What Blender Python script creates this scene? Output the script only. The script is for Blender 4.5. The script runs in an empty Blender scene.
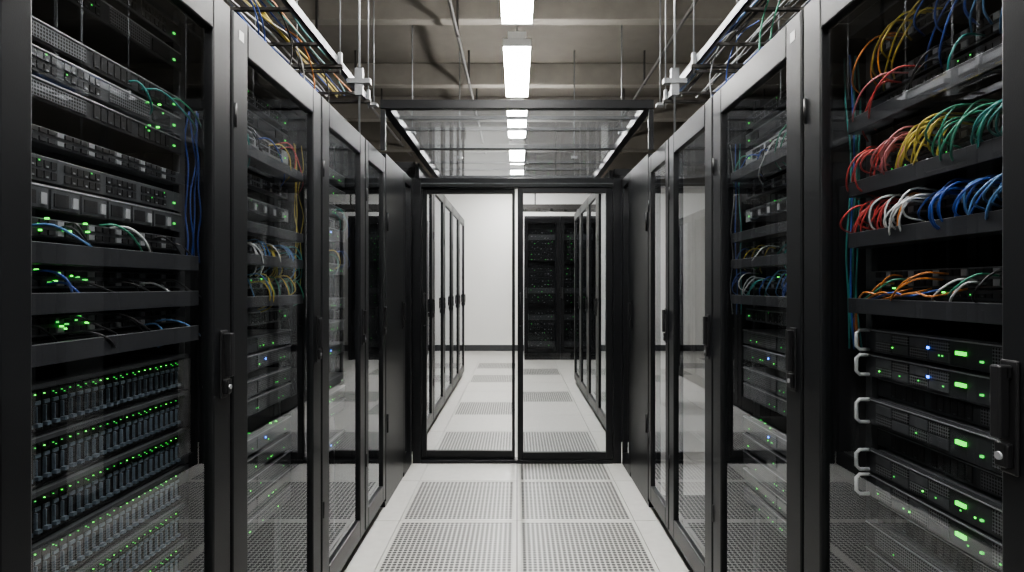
import bpy, math, random
from mathutils import Vector
R=random.Random(11)
FX=0.71; CZ=1.2
col=bpy.context.scene.collection
try: bpy.context.scene.view_settings.look='AgX - Medium High Contrast'
except Exception: pass
# ---------------- materials ----------------
def mat(name,c,rough=.5,metal=0,emit=None,es=0,noise=0,nscale=20,bump=0,c2=None,spec=None):
    m=bpy.data.materials.new(name); m.use_nodes=True
    nt=m.node_tree; b=nt.nodes['Principled BSDF']
    b.inputs['Base Color'].default_value=(*c,1); b.inputs['Roughness'].default_value=rough
    b.inputs['Metallic'].default_value=metal
    if spec is not None: b.inputs['Specular IOR Level'].default_value=spec
    if emit: b.inputs['Emission Color'].default_value=(*emit,1); b.inputs['Emission Strength'].default_value=es
    if noise or bump:
        tc=nt.nodes.new('ShaderNodeTexCoord'); n=nt.nodes.new('ShaderNodeTexNoise')
        n.inputs['Scale'].default_value=nscale; n.inputs['Detail'].default_value=6
        nt.links.new(tc.outputs['Object'],n.inputs['Vector'])
        if noise:
            r=nt.nodes.new('ShaderNodeValToRGB'); c2=c2 or tuple(x*(1-noise) for x in c)
            r.color_ramp.elements[0].position=.3; r.color_ramp.elements[1].position=.7
            r.color_ramp.elements[0].color=(*c2,1); r.color_ramp.elements[1].color=(*c,1)
            nt.links.new(n.outputs['Fac'],r.inputs['Fac']); nt.links.new(r.outputs['Color'],b.inputs['Base Color'])
        if bump:
            bp=nt.nodes.new('ShaderNodeBump'); bp.inputs['Strength'].default_value=bump; bp.inputs['Distance'].default_value=.01
            nt.links.new(n.outputs['Fac'],bp.inputs['Height']); nt.links.new(bp.outputs['Normal'],b.inputs['Normal'])
    return m
def grid_mat(name,base,hole,pitch,rad,rough=.5,metal=0,axes='XY'):
    m=mat(name,base,rough,metal); nt=m.node_tree; b=nt.nodes['Principled BSDF']
    tc=nt.nodes.new('ShaderNodeTexCoord'); sx=nt.nodes.new('ShaderNodeSeparateXYZ'); nt.links.new(tc.outputs['Object'],sx.inputs[0])
    def M(op,a,bv=None):
        n=nt.nodes.new('ShaderNodeMath'); n.operation=op
        for i,v in enumerate((a,bv)):
            if v is None: continue
            if isinstance(v,(int,float)): n.inputs[i].default_value=v
            else: nt.links.new(v,n.inputs[i])
        return n.outputs[0]
    ds=[]
    for ax in axes:
        v=M('MULTIPLY',sx.outputs[ax],1/pitch); v=M('ADD',v,1000.0); v=M('FRACT',v); v=M('SUBTRACT',v,.5); ds.append(M('MULTIPLY',v,v))
    d=M('SQRT',M('ADD',ds[0],ds[1])); f=M('LESS_THAN',d,rad)
    mx=nt.nodes.new('ShaderNodeMix'); mx.data_type='RGBA'
    nt.links.new(f,mx.inputs[0]); mx.inputs[6].default_value=(*base,1); mx.inputs[7].default_value=(*hole,1)
    nt.links.new(mx.outputs[2],b.inputs['Base Color'])
    return m
def glass(name,tint,f0,pw=5,rough=.01,frost=0):
    m=bpy.data.materials.new(name); m.use_nodes=True; nt=m.node_tree; nt.nodes.clear()
    o=nt.nodes.new('ShaderNodeOutputMaterial'); mx=nt.nodes.new('ShaderNodeMixShader')
    t=nt.nodes.new('ShaderNodeBsdfTransparent'); t.inputs[0].default_value=(*tint,1)
    g=nt.nodes.new('ShaderNodeBsdfGlossy'); g.inputs['Roughness'].default_value=rough; g.inputs['Color'].default_value=(.95,.97,1,1)
    lw=nt.nodes.new('ShaderNodeLayerWeight'); lw.inputs[0].default_value=.5
    p=nt.nodes.new('ShaderNodeMath'); p.operation='POWER'; p.inputs[1].default_value=pw
    a=nt.nodes.new('ShaderNodeMath'); a.operation='MULTIPLY_ADD'; a.inputs[1].default_value=1-f0; a.inputs[2].default_value=f0
    nt.links.new(lw.outputs['Facing'],p.inputs[0]); nt.links.new(p.outputs[0],a.inputs[0])
    base=t.outputs[0]
    if frost:
        tr=nt.nodes.new('ShaderNodeBsdfTranslucent'); tr.inputs[0].default_value=(.8,.82,.84,1)
        m2=nt.nodes.new('ShaderNodeMixShader'); m2.inputs[0].default_value=frost
        nt.links.new(t.outputs[0],m2.inputs[1]); nt.links.new(tr.outputs[0],m2.inputs[2]); base=m2.outputs[0]
    nt.links.new(a.outputs[0],mx.inputs[0]); nt.links.new(base,mx.inputs[1]); nt.links.new(g.outputs[0],mx.inputs[2])
    nt.links.new(mx.outputs[0],o.inputs[0]); return m
BLACK=mat('black_powder_coat',(.009,.0095,.0105),.33,.0,bump=.03,nscale=400,spec=.32)
BLACK2=mat('black_inner_metal',(.022,.022,.024),.6,noise=.3,nscale=12,spec=.25)
MATTE=mat('matte_black_unit',(.006,.006,.007),.8,noise=.3,nscale=12,spec=.15)
DGREY=mat('dark_grey_metal',(.10,.104,.11),.42,.4,noise=.25,nscale=30,spec=.3)
MGREY=mat('mid_grey_metal',(.28,.285,.295),.4,.4,noise=.2,nscale=30)
LGREY=mat('switch_face_grey',(.085,.088,.093),.4,.3,noise=.25,nscale=30)
LLGREY=mat('light_unit_grey',(.34,.345,.355),.42,.2,noise=.15,nscale=30)
SILVER=mat('brushed_silver',(.74,.75,.76),.32,.35,noise=.12,nscale=60)
PLAST=mat('black_plastic',(.012,.012,.013),.33,noise=.1,nscale=40,spec=.4)
BEZEL=mat('server_bezel_grey',(.030,.031,.034),.4,noise=.15,nscale=40,spec=.4)
PORT=mat('port_dark',(.004,.004,.005),.6,noise=.1)
GLASS=glass('door_glass',(.92,.93,.94),.095,3.6,.006)
CGLASS=glass('containment_glass',(.96,.965,.97),.035)
DGLASS=glass('tinted_door_glass',(.80,.815,.825),.05,4.5)
FGLASS=glass('end_cabinet_glass',(.75,.76,.77),.03,5)
RGLASS=glass('roof_polycarbonate',(.80,.82,.84),.10,4.2,.05,.04)
GREEN=mat('led_green',(.02,.3,.03),.4,emit=(.10,1,.08),es=3.5)
DISP=mat('display_green',(.02,.2,.03),.4,emit=(.10,1,.08),es=2.2)
DGREEN=mat('led_dim_green',(.02,.2,.03),.4,emit=(.12,1,.15),es=1.2)
FGREEN=mat('led_faint_green',(.02,.2,.03),.4,emit=(.12,1,.15),es=.6)
BLUEL=mat('led_blue',(.02,.1,.4),.4,emit=(.05,.2,1),es=8)
CADDY=mat('drive_caddy',(.18,.225,.27),.35,.3,noise=.4,nscale=60)
GRILLE=grid_mat('vent_grille',(.15,.153,.16),(.004,.004,.004),.006,.36,.4,.4,'YZ')
WALLM=mat('painted_wall',(.84,.84,.815),.75,noise=.04,nscale=1.5,bump=.02)
GWALL=mat('dark_grey_painted_wall',(.07,.072,.075),.7,noise=.15,nscale=2)
BASEM=mat('vinyl_baseboard',(.05,.052,.055),.5,noise=.15)
CEILM=mat('grey_beige_concrete',(.115,.105,.091),.9,noise=.12,nscale=6,bump=.15)
BEAMM=mat('pale_concrete_beam',(.17,.158,.138),.85,noise=.15,nscale=7,bump=.12)
TILEM=mat('laminate_floor',(.53,.522,.495),.32,noise=.09,nscale=25,spec=.5)
PERF=grid_mat('perforated_floor_steel',(.47,.465,.44),(.022,.022,.022),.0225,.40,.36,0,'XY')
SEAM=mat('floor_underlay',(.03,.03,.03),.8,noise=.2)
STEEL=mat('galvanised_steel',(.30,.31,.32),.45,.6,noise=.3,nscale=15)
PIPEM=mat('conduit_dark',(.06,.057,.054),.5,.5,noise=.2)
LAMP=mat('fluorescent_diffuser',(.9,.9,.9),.4,emit=(1,.985,.955),es=76)
LHOUS=mat('lamp_housing_white',(.8,.8,.78),.5,noise=.03)
STICK=mat('paper_sticker',(.5,.5,.5),.6,noise=.1,nscale=40)
CC={n:mat('cable_'+n,c,.35,noise=.2,nscale=80) for n,c in dict(red=(.46,.065,.06),orange=(.5,.19,.05),yellow=(.5,.4,.08),green=(.045,.22,.14),teal=(.045,.23,.21),blue=(.04,.085,.31),lightblue=(.1,.22,.42),white=(.6,.61,.61),black=(.015,.015,.016),grey=(.25,.26,.27),pink=(.45,.15,.16)).items()}
# ---------------- mesh builder ----------------
class MB:
    def __init__(s): s.v=[];s.f=[];s.m=[];s.sm=[];s.mats=[]
    def mi(s,m):
        if m not in s.mats: s.mats.append(m)
        return s.mats.index(m)
    def box(s,x0,x1,y0,y1,z0,z1,m):
        x0,x1=sorted((x0,x1));y0,y1=sorted((y0,y1));z0,z1=sorted((z0,z1))
        b=len(s.v); s.v+=[(x,y,z) for z in (z0,z1) for y in (y0,y1) for x in (x0,x1)]
        for q in ((0,2,3,1),(4,5,7,6),(0,1,5,4),(2,6,7,3),(0,4,6,2),(1,3,7,5)):
            s.f.append([b+i for i in q]); s.m.append(s.mi(m)); s.sm.append(False)
        return s
    def quad(s,p,m):
        b=len(s.v); s.v+=list(p); s.f.append([b,b+1,b+2,b+3]); s.m.append(s.mi(m)); s.sm.append(False); return s
    def tube(s,pts,r,m,n=7,sub=0):
        P=[Vector(p) for p in pts]
        if sub:
            Q=[]; E=[P[0]*2-P[1]]+P+[P[-1]*2-P[-2]]
            for i in range(1,len(E)-2):
                for k in range(sub):
                    t=k/sub; a,b,c,d=E[i-1],E[i],E[i+1],E[i+2]
                    Q.append(.5*((2*b)+(c-a)*t+(2*a-5*b+4*c-d)*t*t+(3*b-a-3*c+d)*t**3))
            Q.append(P[-1]); P=Q
        base=len(s.v); u=None
        for i,p in enumerate(P):
            t=(P[min(i+1,len(P)-1)]-P[max(i-1,0)]).normalized()
            if u is None: u=t.orthogonal().normalized()
            else:
                u=u-t*u.dot(t); u=u.normalized() if u.length>1e-6 else t.orthogonal().normalized()
            w=t.cross(u)
            for k in range(n):
                a=2*math.pi*k/n; s.v.append(tuple(p+(u*math.cos(a)+w*math.sin(a))*r))
        mi=s.mi(m)
        for i in range(len(P)-1):
            for k in range(n):
                a=base+i*n+k; b=base+i*n+(k+1)%n
                s.f.append([a,b,b+n,a+n]); s.m.append(mi); s.sm.append(True)
        s.f.append([base+k for k in range(n)][::-1]); s.m.append(mi); s.sm.append(False)
        e=base+(len(P)-1)*n; s.f.append([e+k for k in range(n)]); s.m.append(mi); s.sm.append(False)
        return s
    def mesh(s,name,o=(0,0,0)):
        me=bpy.data.meshes.new(name); me.from_pydata([(v[0]-o[0],v[1]-o[1],v[2]-o[2]) for v in s.v],[],s.f)
        for m in s.mats: me.materials.append(m)
        me.polygons.foreach_set('material_index',s.m); me.polygons.foreach_set('use_smooth',s.sm); me.update(); return me
def props(o,label=None,cat=None,group=None,kind=None):
    if label:o['label']=label
    if cat:o['category']=cat
    if group:o['group']=group
    if kind:o['kind']=kind
    return o
def link(name,data,loc=(0,0,0),parent=None,bev=0):
    o=bpy.data.objects.new(name,data); o.location=loc
    if parent: o.parent=parent
    col.objects.link(o)
    if bev:
        b=o.modifiers.new('bevel','BEVEL'); b.width=bev; b.segments=2; b.limit_method='ANGLE'
    return o
class Thing:
    def __init__(s,name,o,label,cat,group=None,kind=None):
        s.o=o; s.root=link(name,None,o); s.root.empty_display_size=.05; props(s.root,label,cat,group,kind)
    def part(s,name,mb,parent=None,bev=0,label=None):
        ob=link(name,mb.mesh(name,s.o),(0,0,0),parent or s.root,bev)
        if label: ob['label']=label
        return ob
def single(name,mb,o,label,cat=None,group=None,kind=None,bev=0):
    return props(link(name,mb.mesh(name,o),o,None,bev),label,cat,group,kind)
# ---------------- setting ----------------
X0,X1,Y0,Y1,CH=-4.0,4.0,-2.5,10.6,3.75
fl=MB(); fl.box(X0,X1,Y0,Y1,-.05,-.012,SEAM)
def perf(c,r):
    if c not in(-1,0): return (c*7+r*3)%5==0 and abs(c)>2
    if r<=0: return True
    return {(1,-1):0,(1,0):1,(2,-1):1,(2,0):1,(3,-1):0,(3,0):0,(4,-1):1,(4,0):0,(5,-1):0,(5,0):1,(6,-1):0,(6,0):0,(7,-1):1,(7,0):0,(8,0):1,(9,-1):1}.get((r,c),0)
for r in range(-9,13):
    for c in range(-7,7):
        a0,a1=max(c*.6,X0)+.002,min((c+1)*.6,X1)-.002; b0,b1=max(2.93+r*.6,Y0)+.002,min(2.93+r*.6+.6,Y1)-.002
        if a1<=a0 or b1<=b0: continue
        if perf(c,r):
            e=.017
            fl.box(a0,a1,b0,b0+e,-.012,0,TILEM);fl.box(a0,a1,b1-e,b1,-.012,0,TILEM)
            fl.box(a0,a0+e,b0+e,b1-e,-.012,0,TILEM);fl.box(a1-e,a1,b0+e,b1-e,-.012,0,TILEM)
            fl.box(a0+e,a1-e,b0+e,b1-e,-.012,-.001,PERF)
        else: fl.box(a0,a1,b0,b1,-.012,0,TILEM)
single('floor',fl,(0,2.93,0),'pale raised access floor with perforated tiles',kind='structure')
single('ceiling',MB().box(X0,X1,Y0,Y1,CH,CH+.1,CEILM),(0,4,CH),'grey-brown concrete ceiling',kind='structure')
single('wall_back',MB().box(X0,X1,Y1,Y1+.1,0,3.05,WALLM).box(X0,X1,Y1,Y1+.1,3.05,CH,CEILM),(0,Y1,0),'smooth white painted end wall',kind='structure')
single('wall_left',MB().box(X0-.1,X0,Y0,Y1,0,2.2,GWALL).box(X0-.1,X0,Y0,Y1,2.2,CH,CEILM),(X0,4,0),'dark grey painted wall',kind='structure')
single('wall_right',MB().box(X1,X1+.1,Y0,Y1,0,2.2,GWALL).box(X1,X1+.1,Y0,Y1,2.2,CH,CEILM),(X1,4,0),'dark grey painted wall',kind='structure')
single('wall_front',MB().box(X0,X1,Y0-.1,Y0,0,CH,GWALL),(0,Y0,0),'dark grey painted wall',kind='structure')
single('baseboard_back',MB().box(X0,X1,Y1-.012,Y1,0,.11,BASEM),(0,Y1,0),'dark vinyl baseboard',kind='structure',bev=.003)
for i,(y,z,w,h,m) in enumerate([(3.6,3.55,.16,.2,BEAMM),(5.05,3.55,.12,.2,BEAMM),(6.55,3.5,.12,.25,BEAMM),(7.7,3.45,.16,.3,BEAMM),(8.8,3.3,.2,.45,CEILM)]):
    single('ceiling_beam',MB().box(X0,X1,y,y+w,z,z+h,m),(0,y,z),'rough concrete beam spanning the ceiling','ceiling beam','concrete ceiling beams',bev=.01)
for x,z in ((-.52,3.4),(1.38,3.4),(-1.75,3.35)):
    t=MB().tube([(x,Y0+.05,z),(x,9.5,z)],.016,PIPEM,10)
    for k in range(8): t.box(x-.01,x+.01,.2+k*1.2,.22+k*1.2,z-.022,CH,PIPEM)
    single('conduit_pipe',t,(x,4,z),'dark steel conduit pipe clamped below the ceiling','pipe','ceiling conduits')
# ---------------- lamps ----------------
def lamp(x,y,L=1.2,z=3.02):
    T=Thing('fluorescent_lamp',(x,y+L/2,z),'bright white linear fluorescent ceiling lamp on thin rods','ceiling light','fluorescent lamps')
    T.part('diffuser',MB().box(x-.105,x+.105,y+.02,y+L-.02,z-.0,z+.055,LAMP),bev=.02)
    T.part('housing',MB().box(x-.07,x+.07,y,y+L,z+.056,z+.11,LHOUS).box(x-.108,x+.108,y,y+.02,z,z+.056,LHOUS).box(x-.108,x+.108,y+L-.02,y+L,z,z+.056,LHOUS),bev=.004)
    for yy in (y+.15,y+L-.15): T.part('hanging_rod',MB().tube([(x,yy,z+.11),(x,yy,CH)],.005,STEEL,6))
for y in (-1.7,-.2,1.3,2.8,4.34,5.88,7.42,8.95): lamp(0.0,y)  # those above and behind the camera are unseen, added for light near it
for x in (-2.5,2.6):
    for y in (-1.2,1.2): lamp(x,y)  # unseen side-aisle lamps, added to light the walls and room
# ---------------- cabinets ----------------
def XF(s,a): return s*(FX+a)
def cabinet(s,y0,y1,depth=1.0,top=1.9,sides=(1,1),rear=True,setb=.1,handle=True,sticker=False,label=None,group='server cabinets lining the aisle',w0=.085):
    X=lambda a:XF(s,a)
    T=Thing('server_cabinet',(X(depth/2),(y0+y1)/2,0),label or 'tall black server cabinet with framed glass door','server cabinet',group)
    b=MB(); g=.003; a0=y0+g;a1=y1-g
    b.box(X(.033),X(depth),a0,a1,0.0,.07,BLACK); b.box(X(.033),X(depth),a0,a1,top-.05,top,BLACK)
    for ya in(a0,a1-.03):
        b.box(X(.033),X(.06),ya,ya+.03,.07,top-.05,BLACK); b.box(X(depth-.03),X(depth),ya,ya+.03,.07,top-.05,BLACK)
    if rear:
        for ya in (a0+.05,a1-.075): b.box(X(setb+.004),X(setb+.02),ya,ya+.022,.07,top-.05,DGREY)
    T.part('body',b,bev=.002)
    if sides[0]: T.part('side_panel',MB().box(X(.06),X(depth-.03),a0,a0+.006,.07,top-.05,BLACK2))
    if sides[1]: T.part('side_panel',MB().box(X(.06),X(depth-.03),a1-.006,a1,.07,top-.05,BLACK2))
    if rear: T.part('rear_panel',MB().box(X(depth-.01),X(depth),a0+.03,a1-.03,.07,top-.05,BLACK2))
    w=.08; d=MB()
    if y1-y0<.5: w=w0=.055
    d0,d1=y0+.006,y1-.006; zb,zt=.05,top-.008
    d.box(X(0),X(.03),d0,d0+w0,zb,zt,BLACK);d.box(X(0),X(.03),d1-w,d1,zb,zt,BLACK)
    d.box(X(0),X(.03),d0+w0,d1-w,zb,zb+.09,BLACK);d.box(X(0),X(.03),d0+w0,d1-w,zt-.09,zt,BLACK)
    door=T.part('door',d,bev=.004)
    xx=X(.012)
    T.part('glass_pane',MB().quad([(xx,d0+w0,zb+.09),(xx,d1-w,zb+.09),(xx,d1-w,zt-.09),(xx,d0+w0,zt-.09)],GLASS),door)
    ho=d1-.04 if s<0 else d0+.036; hi=d0+.01 if s<0 else d1-.01
    for z in(.35,1.6): T.part('hinge',MB().tube([(X(-.001),hi,z),(X(-.001),hi,z+.06)],.004,PLAST,8),door)
    if handle:
        zc=CZ-.188; k=1 if y0<1 else .72
        T.part('handle',MB().box(X(-.006*k),X(0),ho-.015,ho+.015,zc-.082,zc+.082,PLAST).box(X(-.026*k),X(-.010*k),ho-.009,ho+.009,zc-.03,zc+.075,PLAST)
               .box(X(-.018*k),X(-.006*k),ho-.009,ho+.009,zc+.055,zc+.075,PLAST).box(X(-.018*k),X(-.006*k),ho-.011,ho+.011,zc-.072,zc-.036,PLAST),door,bev=.003,label='black swing handle with key lock')
        T.part('lock',MB().tube([(X(-.016*k),ho,zc-.055),(X(-.021*k),ho,zc-.055)],.006,MGREY,14),door)
    if sticker: T.part('sticker',MB().box(X(-.001),X(0),d0+.03,d0+.055,top-.07,top-.045,STICK),door)
    return T
B=[.78,1.427,2.083,2.683,3.1]
for s in(-1,1):
    cabinet(s,.13,.777)
    for i in range(4):
        emp=(s>0 and i>=2)
        cabinet(s,B[i],B[i+1],sides=(0,0) if emp else (1,1),rear=not emp,setb=.08 if(s<0 and i==0) else .12,sticker=(i in(0,1)),
          label='empty black cabinet frame with glass door and no side panels' if emp else None,w0=.055 if i==0 else .08)
for s in (-1,1):
    X=lambda a:XF(s,a)
    T=Thing('containment_end_panel',(X(.02),3.35,0),'narrow solid black panel door beside the sliding doors','panel','containment end panels')
    T.part('panel',MB().box(X(0),X(.04),3.106,3.6,.03,1.92,BLACK),bev=.004)
    T.part('plinth',MB().box(X(.005),X(.04),3.106,3.6,0,.028,BLACK))
    zc=1.02
    T.part('handle',MB().box(X(-.006),X(0),3.53,3.56,zc-.085,zc+.085,PLAST).box(X(-.022),X(-.01),3.534,3.556,zc-.03,zc+.075,PLAST).box(X(-.014),X(-.006),3.534,3.556,zc-.075,zc-.03,PLAST),bev=.003)
    T.part('hinge',MB().tube([(X(-.004),3.13,1.5),(X(-.004),3.13,1.6)],.005,PLAST,8)); T.part('hinge',MB().tube([(X(-.004),3.13,.4),(X(-.004),3.13,.5)],.005,PLAST,8))
    T=Thing('side_glass_panel',(X(.02),3.74,0),'slim fixed glass panel in a black frame','glass panel','slim side glass panels')
    T.part('frame',MB().box(X(0),X(.03),3.603,3.64,0,1.92,BLACK).box(X(0),X(.03),3.83,3.866,0,1.92,BLACK).box(X(0),X(.03),3.64,3.83,0,.09,BLACK).box(X(0),X(.03),3.64,3.83,1.86,1.92,BLACK),bev=.002)
    T.part('glass_pane',MB().quad([(X(.015),3.64,.09),(X(.015),3.83,.09),(X(.015),3.83,1.86),(X(.015),3.64,1.86)],CGLASS))
for k in range(5): cabinet(-1,4.15+k*.72,4.15+(k+1)*.72-.004,top=2.1,group='server cabinets beyond the sliding doors')
for k in range(4): cabinet(1,4.4+k*.68,4.4+(k+1)*.68-.004,depth=.33,top=2.1,setb=.08,group='server cabinets beyond the sliding doors',label='shallow black server cabinet with framed glass door')
# ---------------- containment doors and roof ----------------
T=Thing('sliding_door_frame',(0,3.9,0),'black metal portal frame spanning the aisle','door frame')
T.part('post',MB().box(-.705,-.65,3.87,3.95,0,1.93,BLACK),bev=.003); T.part('post',MB().box(.65,.705,3.87,3.95,0,1.93,BLACK),bev=.003)
T.part('header',MB().box(-.65,.65,3.87,3.95,1.868,1.93,BLACK),bev=.003)
T.part('sill',MB().box(-.65,.65,3.87,3.95,0,.022,BLACK),bev=.002)
T.part('track',MB().box(-.65,.65,3.865,3.87,1.888,1.896,DGREY))
def leaf(x0,x1,y,wa,wb,gm,hx,lab):
    T=Thing('sliding_door',((x0+x1)/2,y,.024),lab,'sliding door','aisle sliding doors')
    z0,z1=.024,1.866
    T.part('frame',MB().box(x0,x0+wa,y-.015,y+.015,z0,z1,BLACK).box(x1-wb,x1,y-.015,y+.015,z0,z1,BLACK).box(x0+wa,x1-wb,y-.015,y+.015,z0,z0+.05,BLACK).box(x0+wa,x1-wb,y-.015,y+.015,z1-.035,z1,BLACK),bev=.002)
    T.part('glass_pane',MB().quad([(x0+wa,y,z0+.05),(x1-wb,y,z0+.05),(x1-wb,y,z1-.035),(x0+wa,y,z1-.035)],gm))
    T.part('pull_handle',MB().tube([(hx,y-.015,.93),(hx,y-.035,.94),(hx,y-.035,1.14),(hx,y-.015,1.15)],.006,PLAST,8))
leaf(-.648,-.014,3.93,.03,.020,CGLASS,-.632,'clear framed glass sliding door with slim black stile')
leaf(.004,.648,3.893,.038,.045,DGLASS,.022,'tinted framed glass sliding door with black stiles')
RZ=2.13
T=Thing('containment_roof',(0,3.9,1.93),'clear glazed aisle roof in a black metal frame','glass roof')
f=MB()
for y,w,h in((2.95,.04,.045),(3.88,.03,.035),(4.93,.05,.05)): f.box(-.705,.705,y,y+w,RZ-h+.03,RZ+.03,BLACK)
for s in(-1,1): f.box(s*.705,s*.66,2.99,4.93,RZ-.015,RZ+.03,BLACK)
for y in(3.2,3.43,4.35,4.6): f.box(-.66,.66,y,y+.02,RZ+.002,RZ+.02,BLACK)
T.part('roof_frame',f,bev=.002)
for a,b in((3.0,3.43),(3.43,3.88),(3.912,4.35),(4.35,4.93)):
    T.part('roof_pane',MB().quad([(-.66,a,RZ),(.66,a,RZ),(.66,b,RZ),(-.66,b,RZ)],RGLASS))
for s in(-1,1):
    T.part('roof_post',MB().box(s*.705,s*.68,2.955,2.98,1.902,RZ-.017,BLACK),bev=.002)
# ---------------- equipment ----------------
HW=.24
def server(s,yc,z0,h,a,kind=0,depth=.6,handles=True,face=None):
    X=lambda q:XF(s,q); face=face or BEZEL
    T=Thing('rack_server',(X(a),yc,z0),'dark rack server with silver pull handles and green indicator lights' if handles else 'dark rack server with green indicator lights','server','rack servers')
    T.part('chassis',MB().box(X(a),X(a+depth),yc-.215,yc+.215,z0+.001,z0+h-.001,DGREY))
    bz=MB().box(X(a-.012),X(a-.0005),yc-HW,yc+HW,z0+.001,z0+h-.002,face).box(X(a-.015),X(a-.012),yc-.2,yc-.12,z0+h*.15,z0+h*.85,GRILLE)
    bz.box(X(a-.0155),X(a-.012),yc-HW+.002,yc+HW-.002,z0+h-.006,z0+h-.003,MGREY)
    if handles:
        for q in range(4):
            ya=yc-.02+q*.056
            bz.box(X(a-.0145),X(a-.012),ya,ya+.052,z0+h*.12,z0+h*.46,GRILLE if q%2 else DGREY).box(X(a-.0145),X(a-.012),ya,ya+.052,z0+h*.5,z0+h*.84,DGREY if q%2 else GRILLE)
    else: bz.box(X(a-.015),X(a-.012),yc-.02,yc+.2,z0+h*.15,z0+h*.85,GRILLE)
    T.part('bezel',bz,bev=.0012)
    if depth>.3:
        dm=MB()
        if handles:
            for q in range(4): dm.box(X(a-.0165),X(a-.012),yc-.061+q*.0062,yc-.0568+q*.0062,z0+h*.44,z0+h*.57,DISP)
        dm.box(X(a-.0165),X(a-.012),yc-.10,yc-.095,z0+h*.3,z0+h*.37,DGREEN)
        T.part('display',dm)
        l=MB()
        for k in range(5):
            y=yc+R.uniform(-.17,.19); l.box(X(a-.0165),X(a-.015),y,y+.003,z0+h*.3,z0+h*.3+.003,R.choice([DGREEN,GREEN,DGREEN]))
        if kind: l.box(X(a-.017),X(a-.015),yc+.03,yc+.035,z0+h*.5,z0+h*.5+.005,BLUEL)
        T.part('indicator_light',l)
    if handles:
        for e in(-1,1):
            y=yc+e*.228; zz0,zz1=z0+.005,z0+h-.005
            T.part('pull_handle',MB().tube([(X(a-.012),y,zz1),(X(a-.034),y,zz1),(X(a-.042),y,zz1-.008),(X(a-.042),y,zz0+.008),(X(a-.034),y,zz0),(X(a-.012),y,zz0)],.0043,SILVER,8))
    return T
def switch(s,yc,z0,h,a,rows=2,light=False,depth=.4,disp=True,face=None,style=0):
    X=lambda q:XF(s,q); face=face or (LGREY if light else BEZEL)
    T=Thing('network_switch',(X(a),yc,z0),'grey rack network switch with rows of ports' if light else 'dark rack network switch with rows of ports','network switch','rack network switches')
    ch=MB().box(X(a),X(a+depth),yc-.215,yc+.215,z0+.001,z0+h-.001,face).box(X(a-.004),X(a),yc-HW,yc+HW,z0+.001,z0+h-.001,face)
    if style: ch.box(X(a-.006),X(a-.004),yc-HW+.004,yc+HW-.004,z0+h-.006,z0+h-.003,MGREY)
    T.part('chassis',ch,bev=.001)
    p=MB()
    def ports(ya,yb,pitch,rws=rows):
        ph=(h-.010)/rws; k=0; y=ya
        while y+pitch<yb:
            if k%7!=6:
                for r in range(rws):
                    zz=z0+.005+r*ph
                    p.box(X(a-.006),X(a-.004),y,y+pitch*.78,zz+.002,zz+ph-.003,PORT)
                    if k%2==0: p.box(X(a-.0065),X(a-.006),y+pitch*.2,y+pitch*.55,zz+.003,zz+.006,MGREY if light else DGREY)
                    if R.random()<.06: p.box(X(a-.007),X(a-.006),y+.002,y+.0045,zz+ph-.006,zz+ph-.0035,DGREEN)
            y+=pitch; k+=1
    if style==0: ports(yc-.21,yc+.2,.0145)
    elif style==1:
        ports(yc-.21,yc-.02,.0145); p.box(X(a-.006),X(a-.004),yc,yc+.12,z0+.006,z0+h-.008,GRILLE)
        p.box(X(a-.007),X(a-.004),yc+.13,yc+.19,z0+.008,z0+h-.012,PORT)
    elif style==2:
        for q in range(6):
            ya=yc-.21+q*.068; p.box(X(a-.009),X(a-.004),ya,ya+.062,z0+.004,z0+h-.008,DGREY); p.box(X(a-.0105),X(a-.009),ya+.005,ya+.036,z0+.009,z0+h-.014,PORT); p.box(X(a-.012),X(a-.009),ya+.044,ya+.056,z0+.01,z0+h-.016,LLGREY)
    elif style==3:
        p.box(X(a-.006),X(a-.004),yc-.2,yc-.06,z0+.006,z0+h-.009,GRILLE); ports(yc-.04,yc+.2,.018,1 if h<.047 else 2)
    T.part('port_block',p)
    if disp: T.part('display',MB().box(X(a-.007),X(a-.004),yc+.205,yc+.211,z0+h*.35,z0+h*.45,DGREEN))
    return T
_dm={}
def storage(s,yc,z0,h,a):
    X=lambda q:XF(s,q)
    T=Thing('storage_array',(X(a),yc,z0),'rack disk array with rows of upright drives and green lights','storage array','disk arrays')
    T.part('chassis',MB().box(X(a),X(a+.5),yc-.22,yc+.22,z0+.001,z0+h-.001,PLAST).box(X(a-.02),X(a),yc-HW,yc-.223,z0+.002,z0+h-.002,BEZEL).box(X(a-.02),X(a),yc+.223,yc+HW,z0+.002,z0+h-.002,BEZEL)
       .box(X(a-.022),X(a),yc-.223,yc+.223,z0+h-.0085,z0+h-.001,DGREY).box(X(a-.014),X(a),yc-.223,yc+.223,z0+.001,z0+.004,PLAST))
    if s not in _dm:
        m0=[]
        for v in range(3):
            m=MB(); p=.0172; hh=h-.018
            m.box(0,-s*.010,.001,p,0,hh,PLAST)
            m.box(-s*.010,-s*.015,.003,.0052,.016,hh-.026,CADDY)
            m.box(-s*.010,-s*.018,.003,p-.006,.008,.014,CADDY)
            m.box(-s*.010,-s*.013,.003,p-.003,hh-.024,hh-.018,CADDY)
            m.box(-s*.010,-s*.012,.009,p-.003,.020,hh-.03,BEZEL if v else PORT)
            m.box(-s*.010,-s*.0122,.004,.0055,hh-.008,hh-.0065,GREEN if v==0 else DGREEN)
            if v==2: m.box(-s*.010,-s*.0122,.010,.0113,hh-.012,hh-.0107,DGREEN)
            m0.append(m.mesh('drive'))
        _dm[s]=m0
    for k in range(24): link('drive',R.choice(_dm[s]),(0,-.218+k*.0182,.006),T.root)
    return T
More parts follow.
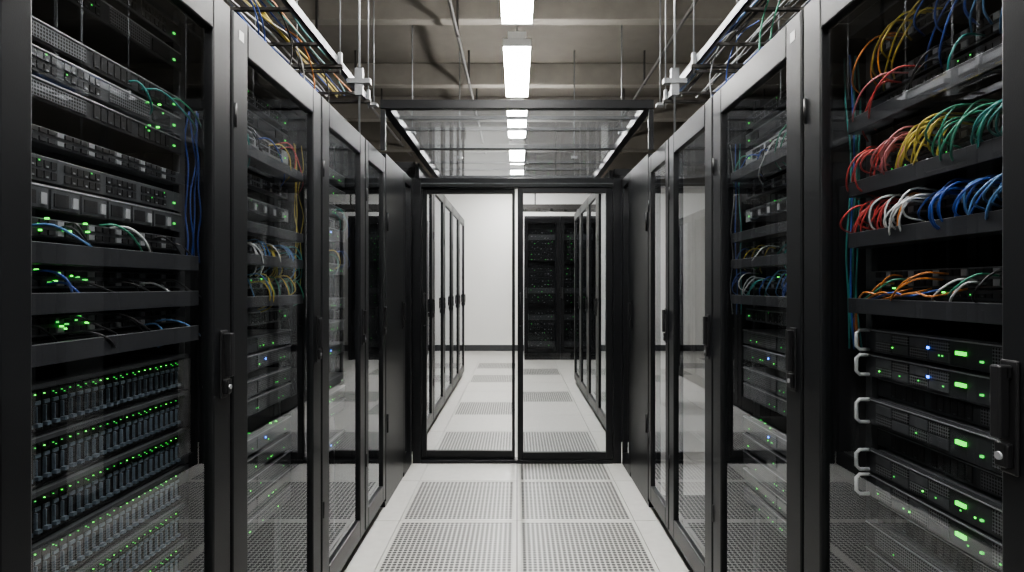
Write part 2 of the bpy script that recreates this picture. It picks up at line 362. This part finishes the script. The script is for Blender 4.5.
def manager(s,yc,z0,h,a,w=HW,d=.06):
    X=lambda q:XF(s,q); b=MB()
    b.box(X(a-.004),X(a),yc-w,yc+w,z0,z0+h,BLACK); b.box(X(a-d),X(a-d+.004),yc-w+.01,yc+w-.01,z0,z0+h,BEZEL); b.box(X(a-d+.004),X(a-.004),yc-w+.01,yc+w-.01,z0,z0+.004,PLAST)
    b.box(X(a-d),X(a-d+.008),yc-w+.01,yc+w-.01,z0+h-.002,z0+h,MGREY)
    single('cable_manager',b,(X(a),yc,z0),'black horizontal cable management tray on the rack','cable tray','rack cable managers',bev=.001)
def patch(s,yc,z0,h,a):
    X=lambda q:XF(s,q)
    T=Thing('patch_panel',(X(a),yc,z0),'black rack patch panel full of sockets','patch panel','rack patch panels')
    T.part('faceplate',MB().box(X(a-.003),X(a+.03),yc-HW,yc+HW,z0+.001,z0+h-.001,LGREY),bev=.001)
    p=MB()
    for r in (0,1):
        for k in range(24): 
            y=yc-.215+k*.018; p.box(X(a-.006),X(a-.003),y,y+.014,z0+.005+r*h*.48,z0+r*h*.48+h*.42,MGREY if k%4==1 else PORT)
    T.part('socket_row',p)
def cable(s,c,pts,r=.003,grp='patch cables in the rack',desc='patch cable looping from a rack panel'):
    P=[(XF(s,p[0]),p[1],p[2]) for p in pts]; m=MB().tube(P,r,CC[c],6,sub=4)
    nm={'lightblue':'light blue'}.get(c,c)
    return single('network_cable',m,P[0],nm+' '+desc,'cable',grp)
def loops(s,yl,yh,z,drop,a,cols,n,out=.075,sweep=.05,grp='patch cables in the rack',r=.003,var=.6,dv=(.75,1.15)):
    for i in range(n):
        t=(i+.5+R.uniform(-var,var))/n; t=min(max(t,0),.999); y=yh-(yh-yl)*t; c=cols[min(int(t*len(cols)),len(cols)-1)]
        if isinstance(c,tuple): c=R.choice(c)
        sw=sweep*R.uniform(.3,1.9); o=min(out*R.uniform(.5,1.1),a-.028); dz=drop*R.uniform(*dv); z1=z+R.uniform(-.014,.014)
        cable(s,c,[(a-.004,y,z1),(a-o*.7,y+sw*.1,z1+.002),(a-o,y+sw*.35,z1-dz*R.uniform(.25,.5)),(a-o*.85,y+sw*.7,z1-dz*.8),(a-o*.3,y+sw,z1-dz)],grp=grp,r=r)
def vert(s,y,z0,z1,a,cols,n,spread=.03,grp='vertical cable bundle',r=.0022):
    for i in range(n):
        yy=y+R.uniform(-spread,spread)/2; aa=a+R.uniform(-.02,.02); c=R.choice(cols)
        pts=[]; k=6
        for j in range(k+1): pts.append((aa+R.uniform(-.007,.007),yy+R.uniform(-.009,.009),z1+(z0-z1)*j/k))
        cable(s,c,pts,grp=grp,desc='network cable hanging down the rack side',r=r)
# --- near right cabinet
yc=1.103; a=.12; s=1
for z,h,k in((-.152,.055,1),(-.21,.055,1),(-.32,.062,0),(-.43,.055,0),(-.487,.055,0)):
    server(s,yc,CZ+z,h,a,k)
for z in(-.60,-.66,-.78,-.84): server(s,yc,CZ+z,.055,a,0,handles=False)
for z in(-.257,-.373,-.545): switch(s,yc,CZ+z,.045,a+.02,1,disp=False,style=3)
for z in(.575,.352,.205,.088,-.062): manager(s,yc,CZ+z,.034,a)
for z in(.44,.53,.275,.155,.0): patch(s,yc,CZ+z-.005,.04,a)
switch(s,yc,CZ-.028,.022,a,1); switch(s,yc,CZ+.39,.04,a,2); switch(s,yc,CZ+.612,.035,a,2); switch(s,yc,CZ+.243,.024,a,1)
rr=.0021
loops(s,.87,1.27,CZ+.545,.08,a,['orange','yellow','yellow','blue','blue','lightblue'],17,.07,.07,r=rr,dv=(.4,1.5))
loops(s,1.0,1.27,CZ+.45,.10,a,['red','pink','red','black','teal'],6,.07,.08,r=rr)
loops(s,.87,1.30,CZ+.305,.075,a,['red','red','pink','yellow','yellow','green','green','teal'],40,.075,.05,r=rr,var=.9,dv=(.6,1.35))
loops(s,.87,1.31,CZ+.178,.07,a,['red','red',('white','orange'),'white','blue','blue',('blue','lightblue'),'lightblue'],40,.075,.045,r=rr,var=.9,dv=(.6,1.3))
loops(s,.87,1.27,CZ+.015,.05,a,['orange','green',('orange','teal'),'white','green','black'],10,.07,.08,r=rr)
vert(s,1.375,CZ-.15,CZ+.55,.1,['teal','green','grey','teal','blue'],5,.03)
for i in range(4):
    c=R.choice(['teal','blue','green','orange']); y=R.uniform(1.0,1.2)
    cable(s,c,[(a-.005,y,CZ-.005),(a-.05,y+.03,CZ-.02),(a-.06,y+.08,CZ-.015),(a-.03,1.35,CZ-.06),(a-.01,1.375,CZ-.15)],r=.0022)
# --- near left cabinet
s=-1; a=.08
z=-.157
for k in range(8): storage(s,yc,CZ+z-.086*(k+1),.086,a)
for z,h,r,l,st in((.125,.045,2,True,2),(.172,.045,2,True,0),(.305,.04,2,False,3),(.35,.045,2,True,1),(.40,.04,1,False,3),(.50,.045,2,False,1),(.56,.045,2,False,0)): switch(s,yc,CZ+z,h,a,r,l,style=st,depth=.5)
patch(s,yc,CZ+.235,.03,a)
for z in (.035,-.045,-.125): manager(s,yc,CZ+z,.034,a,d=.05)
for z in(.08,-.005,-.085): patch(s,yc,CZ+z,.034,a)
def blob(s,yl,yh,z,a,n,m=None):
    l=MB()
    for i in range(n):
        y=R.uniform(yl,yh); zz=z+R.uniform(-.012,.012); l.box(XF(s,a-.009),XF(s,a-.003),y,y+.003,zz,zz+.003,m or R.choice([GREEN,DGREEN]))
    single('status_light_strip',l,(XF(s,a),(yl+yh)/2,z),'strip of small green status lights on the rack','status light','green status lights')
for z in(.015,-.065,.10): blob(s,.9,1.05,CZ+z,a,9)
blob(s,1.2,1.28,CZ+.385,a,4); blob(s,1.2,1.27,CZ+.335,a,3)
blob(1,.9,1.3,CZ-.018,.12,5)
loops(s,.88,1.3,CZ+.1,.05,a,['black','black',('white','green'),'black','lightblue'],8,.05,.09,r=.0021)
loops(s,.88,1.3,CZ+.01,.045,a,['black',('green','white'),'black','black','blue'],8,.05,.09,r=.0021)
loops(s,.88,1.3,CZ-.07,.045,a,['lightblue','black','black','black'],7,.05,.09,r=.0021)
vert(s,1.385,CZ+.05,CZ+.42,.07,['blue','lightblue','blue','blue'],4,.025,r=.0018)
loops(s,1.15,1.3,CZ+.42,.06,a,['green','teal'],3,.05,.12,r=.0021)
# --- second cabinets
for s in(-1,1):
    y2=1.755; a=.09
    for i,z in enumerate((-.2,-.255,-.33,-.385,-.5,-.56,-.62,-.68,-.74)): server(s,y2,CZ+z,.052,a,i in(1,4),.5,handles=False,face=LGREY if i%2 else DGREY)
    for i,z in enumerate((.42,.48,.22,-.12,.54)): switch(s,y2,CZ+z,.045,a,2,light=True,face=LLGREY if i in(0,2) else LGREY,style=i%4)  # second-bay gear coloured lighter, standing in for light the interior lacks
    for z in(.36,.15,.06,-.06): manager(s,y2,CZ+z,.03,a)
    for z in(.30,.10,-.01): patch(s,y2,CZ+z,.036,a)
    blob(s,1.55,1.95,CZ+.02,a,6); blob(s,1.55,1.95,CZ+.25,a,6); blob(s,1.55,1.95,CZ-.44,a,4)
    if s<0:
        loops(s,1.53,1.98,CZ+.12,.09,a,['teal','lightblue','yellow',('white','lightblue'),'white','lightblue'],22,.06,.05,r=.002)
        loops(s,1.53,1.98,CZ+.02,.08,a,['green','yellow',('blue','green'),'yellow','lightblue','green'],15,.06,.05,r=.002)
        loops(s,1.53,1.98,CZ+.46,.12,a,['red','yellow','blue','black','teal'],7,.06,.09,r=.002)
        vert(s,2.02,CZ+.0,CZ+.5,.07,['yellow','yellow','red'],3,.03,r=.0018)
    else:
        loops(s,1.53,1.98,CZ+.03,.07,a,['blue','white',('blue','teal'),'lightblue','blue'],14,.06,.08,r=.002)
        loops(s,1.53,1.98,CZ+.12,.07,a,['blue','yellow','white','teal'],8,.06,.08,r=.002)
        loops(s,1.53,1.98,CZ+.44,.10,a,['green','blue','black','white','green'],7,.06,.09,r=.002)
        vert(s,2.02,CZ-.1,CZ+.5,.07,['blue','teal','grey','yellow'],3,.03,r=.0018)
y3=2.383
for i,z in enumerate((-.7,-.56,-.5,-.44,-.3,-.2,-.1,.05,.2,.3,.38,.45)): server(-1,y3,CZ+z,.05,.09,i%4==0,.5,handles=False,face=LGREY if i%2 else DGREY)  # faces lightened in colour too, as little light gets inside
loops(-1,2.2,2.58,CZ+.14,.08,.09,['blue','green','yellow','blue'],6,.06,.06,r=.002)
loops(-1,2.2,2.58,CZ+.32,.08,.09,['blue','teal','blue','red'],5,.06,.06,r=.002)
vert(1,2.35,CZ-.25,CZ+.6,.25,['yellow','yellow','orange'],2,.05)
vert(1,2.72,CZ-.1,CZ+.6,.3,['yellow','grey'],2,.03)
for k in range(5):
    yy=4.15+k*.72+.358
    for z in(-.5,-.3,-.05,.15,.3,.5): switch(-1,yy,CZ+z,.05,.12,1)
for k in range(4):
    yy=4.4+k*.68+.338
    for z in(-.5,-.3,-.05,.15,.3,.5): switch(1,yy,CZ+z,.05,.09,1,depth=.2)
for i,(x0,x1,yf) in enumerate([(.12,.70,9.3),(.705,1.30,9.3)]):
    H=2.3
    T=Thing('server_cabinet',((x0+x1)/2,yf+.4,0),'tall black cabinet with glass door against the white wall','server cabinet','cabinets by the end wall')
    T.part('body',MB().box(x0,x1,yf+.03,yf+.06,0,.1,BLACK).box(x0,x0+.03,yf+.03,yf+.8,.1,H,BLACK).box(x1-.03,x1,yf+.03,yf+.8,.1,H,BLACK).box(x0,x1,yf+.03,yf+.8,H,H+.04,BLACK).box(x0+.03,x1-.03,yf+.77,yf+.8,.1,H,BLACK2).box(x0,x1,yf+.06,yf+.8,0,.1,BLACK))
    d=T.part('door',MB().box(x0,x0+.06,yf,yf+.028,.05,H,MATTE).box(x1-.06,x1,yf,yf+.028,.05,H,MATTE).box(x0+.06,x1-.06,yf,yf+.028,.05,.13,MATTE).box(x0+.06,x1-.06,yf,yf+.028,H-.08,H,MATTE),bev=.003)
    T.part('glass_pane',MB().quad([(x0+.06,yf+.01,.13),(x1-.06,yf+.01,.13),(x1-.06,yf+.01,H-.08),(x0+.06,yf+.01,H-.08)],FGLASS),d)
    T.part('handle',MB().box(x0+.015,x0+.045,yf-.03,yf,1.0,1.18,PLAST),d,bev=.005)
    for k in range(22):
        z=.2+k*.088
        if k in(7,15): continue
        U=Thing('rack_server',((x0+x1)/2,yf+.12,z),'dark rack unit with small green lights','server','rack units in end cabinets')
        U.part('chassis',MB().box(x0+.07,x1-.07,yf+.12,yf+.6,z,z+.086,BEZEL if k%5==0 else MATTE),bev=.002)
        l=MB()
        for q in range(7):
            xx=x0+.1+.055*q+R.uniform(0,.03); zz=z+R.choice([.02,.05]); l.box(xx,xx+R.choice([.009,.018]),yf+.115,yf+.1195,zz,zz+.011,R.choice([FGREEN,MGREY,DGREY,MGREY,DGREY]))
        U.part('indicator_light',l)
# ---------------- ladder racks above the cabinets ----------------
for s in(-1,1):
    T=Thing('cable_ladder',(s*1.1,1.9,2.33),'galvanised steel cable ladder hung above the cabinets','cable ladder','overhead cable ladders')
    za,zb=2.32,2.36
    for x in(.905,1.30): T.part('side_rail',MB().box(s*x,s*(x+.010),.2,3.55,za,zb,STEEL).box(s*x,s*(x+.022),.2,3.55,za,za+.004,STEEL))
    for k in range(10):
        y=.3+k*.34; T.part('rung',MB().box(s*.915,s*1.30,y,y+.018,za+.008,za+.020,PIPEM))
    for y in(1.2,2.1,2.9,3.45):
        for x in(.895,1.325): T.part('hanging_rod',MB().tube([(s*x,y,za-.05),(s*x,y,CH)],.004,STEEL,6))
        T.part('bracket',MB().box(s*.88,s*1.34,y-.012,y+.012,za-.018,za-.001,PIPEM).box(s*.885,s*.903,y-.012,y+.012,za,zb+.02,STEEL),bev=.002)
    cols=['yellow','orange','black','yellow','blue','black','white','orange','teal'] if s<0 else ['blue','black','lightblue','black','grey','blue','green','black']
    for i in range(15):
        x=R.uniform(.93,1.28); z=za+.028+R.uniform(0,.03); c=R.choice(cols); pts=[]
        for j in range(12): pts.append((x+R.uniform(-.015,.015)-FX,.2+j*.3,z+R.uniform(0,.01)))
        cable(s,c,pts,.0042,'cables on the overhead ladder','network cable lying along the overhead ladder')
    for i in range(7):
        y=R.choice([1.5,1.75,2.3,2.5,2.8,3.0])+R.uniform(-.05,.05); x=R.uniform(.95,1.1); c=R.choice(cols)
        cable(s,c,[(x-FX+.05,y-.25,za+.045),(x-FX+.02,y-.1,za+.04),(x-FX,y,za-.08),(x-FX+R.uniform(0,.05),y+.03,za-.25),(x-FX+.05,y+.04,1.905)],.0033,'cables dropping into the cabinets','network cable dropping from ladder to cabinet top')
    b=MB().tube([(s*.82,2.98,1.902),(s*.82,2.98,CH)],.006,STEEL,8).box(s*.76,s*.88,2.96,3.0,2.25,2.275,STEEL).box(s*.80,s*.84,2.965,2.995,2.19,2.33,STEEL).box(s*.78,s*.86,2.95,3.01,1.901,1.912,STEEL)
    single('support_bracket',b,(s*.82,2.98,1.9),'thin steel hanger rod with clamp beside the glazed roof','bracket','roof support brackets')
    for y,x in((5.2,.95),(6.2,.62),(4.4,1.1)):
        single('threaded_rod',MB().tube([(s*x,y,2.6),(s*x,y,CH)],.006,STEEL,6).box(s*x-.03,s*x+.03,y-.03,y+.03,2.58,2.6,STEEL),(s*x,y,2.6),'thin steel threaded rod hanging from the ceiling','hanging rod','ceiling threaded rods')
b=MB().box(.1,1.6,9.25,9.27,2.45,2.52,PIPEM).box(.1,1.6,9.65,9.67,2.45,2.52,PIPEM)
for k in range(7): b.box(.12+k*.22,.15+k*.22,9.27,9.65,2.46,2.48,PIPEM)
for x in(.3,1.3): b.box(x-.01,x+.01,9.44,9.46,2.48,CH,PIPEM)
single('cable_ladder',b,(.85,9.45,2.45),'dark steel cable ladder hung over the end cabinets','cable ladder')
# ---------------- world, camera ----------------
w=bpy.data.worlds.new('world'); bpy.context.scene.world=w; w.use_nodes=True
w.node_tree.nodes['Background'].inputs[0].default_value=(.6,.65,.7,1); w.node_tree.nodes['Background'].inputs[1].default_value=.3
cd=bpy.data.cameras.new('camera'); cam=bpy.data.objects.new('camera',cd); col.objects.link(cam)
cam.location=(0,0,CZ); cam.rotation_euler=(math.radians(90),0,0)
cd.lens=573/1024*36; cd.sensor_width=36; cd.shift_x=-5/1024; cd.clip_start=.02
bpy.context.scene.camera=cam
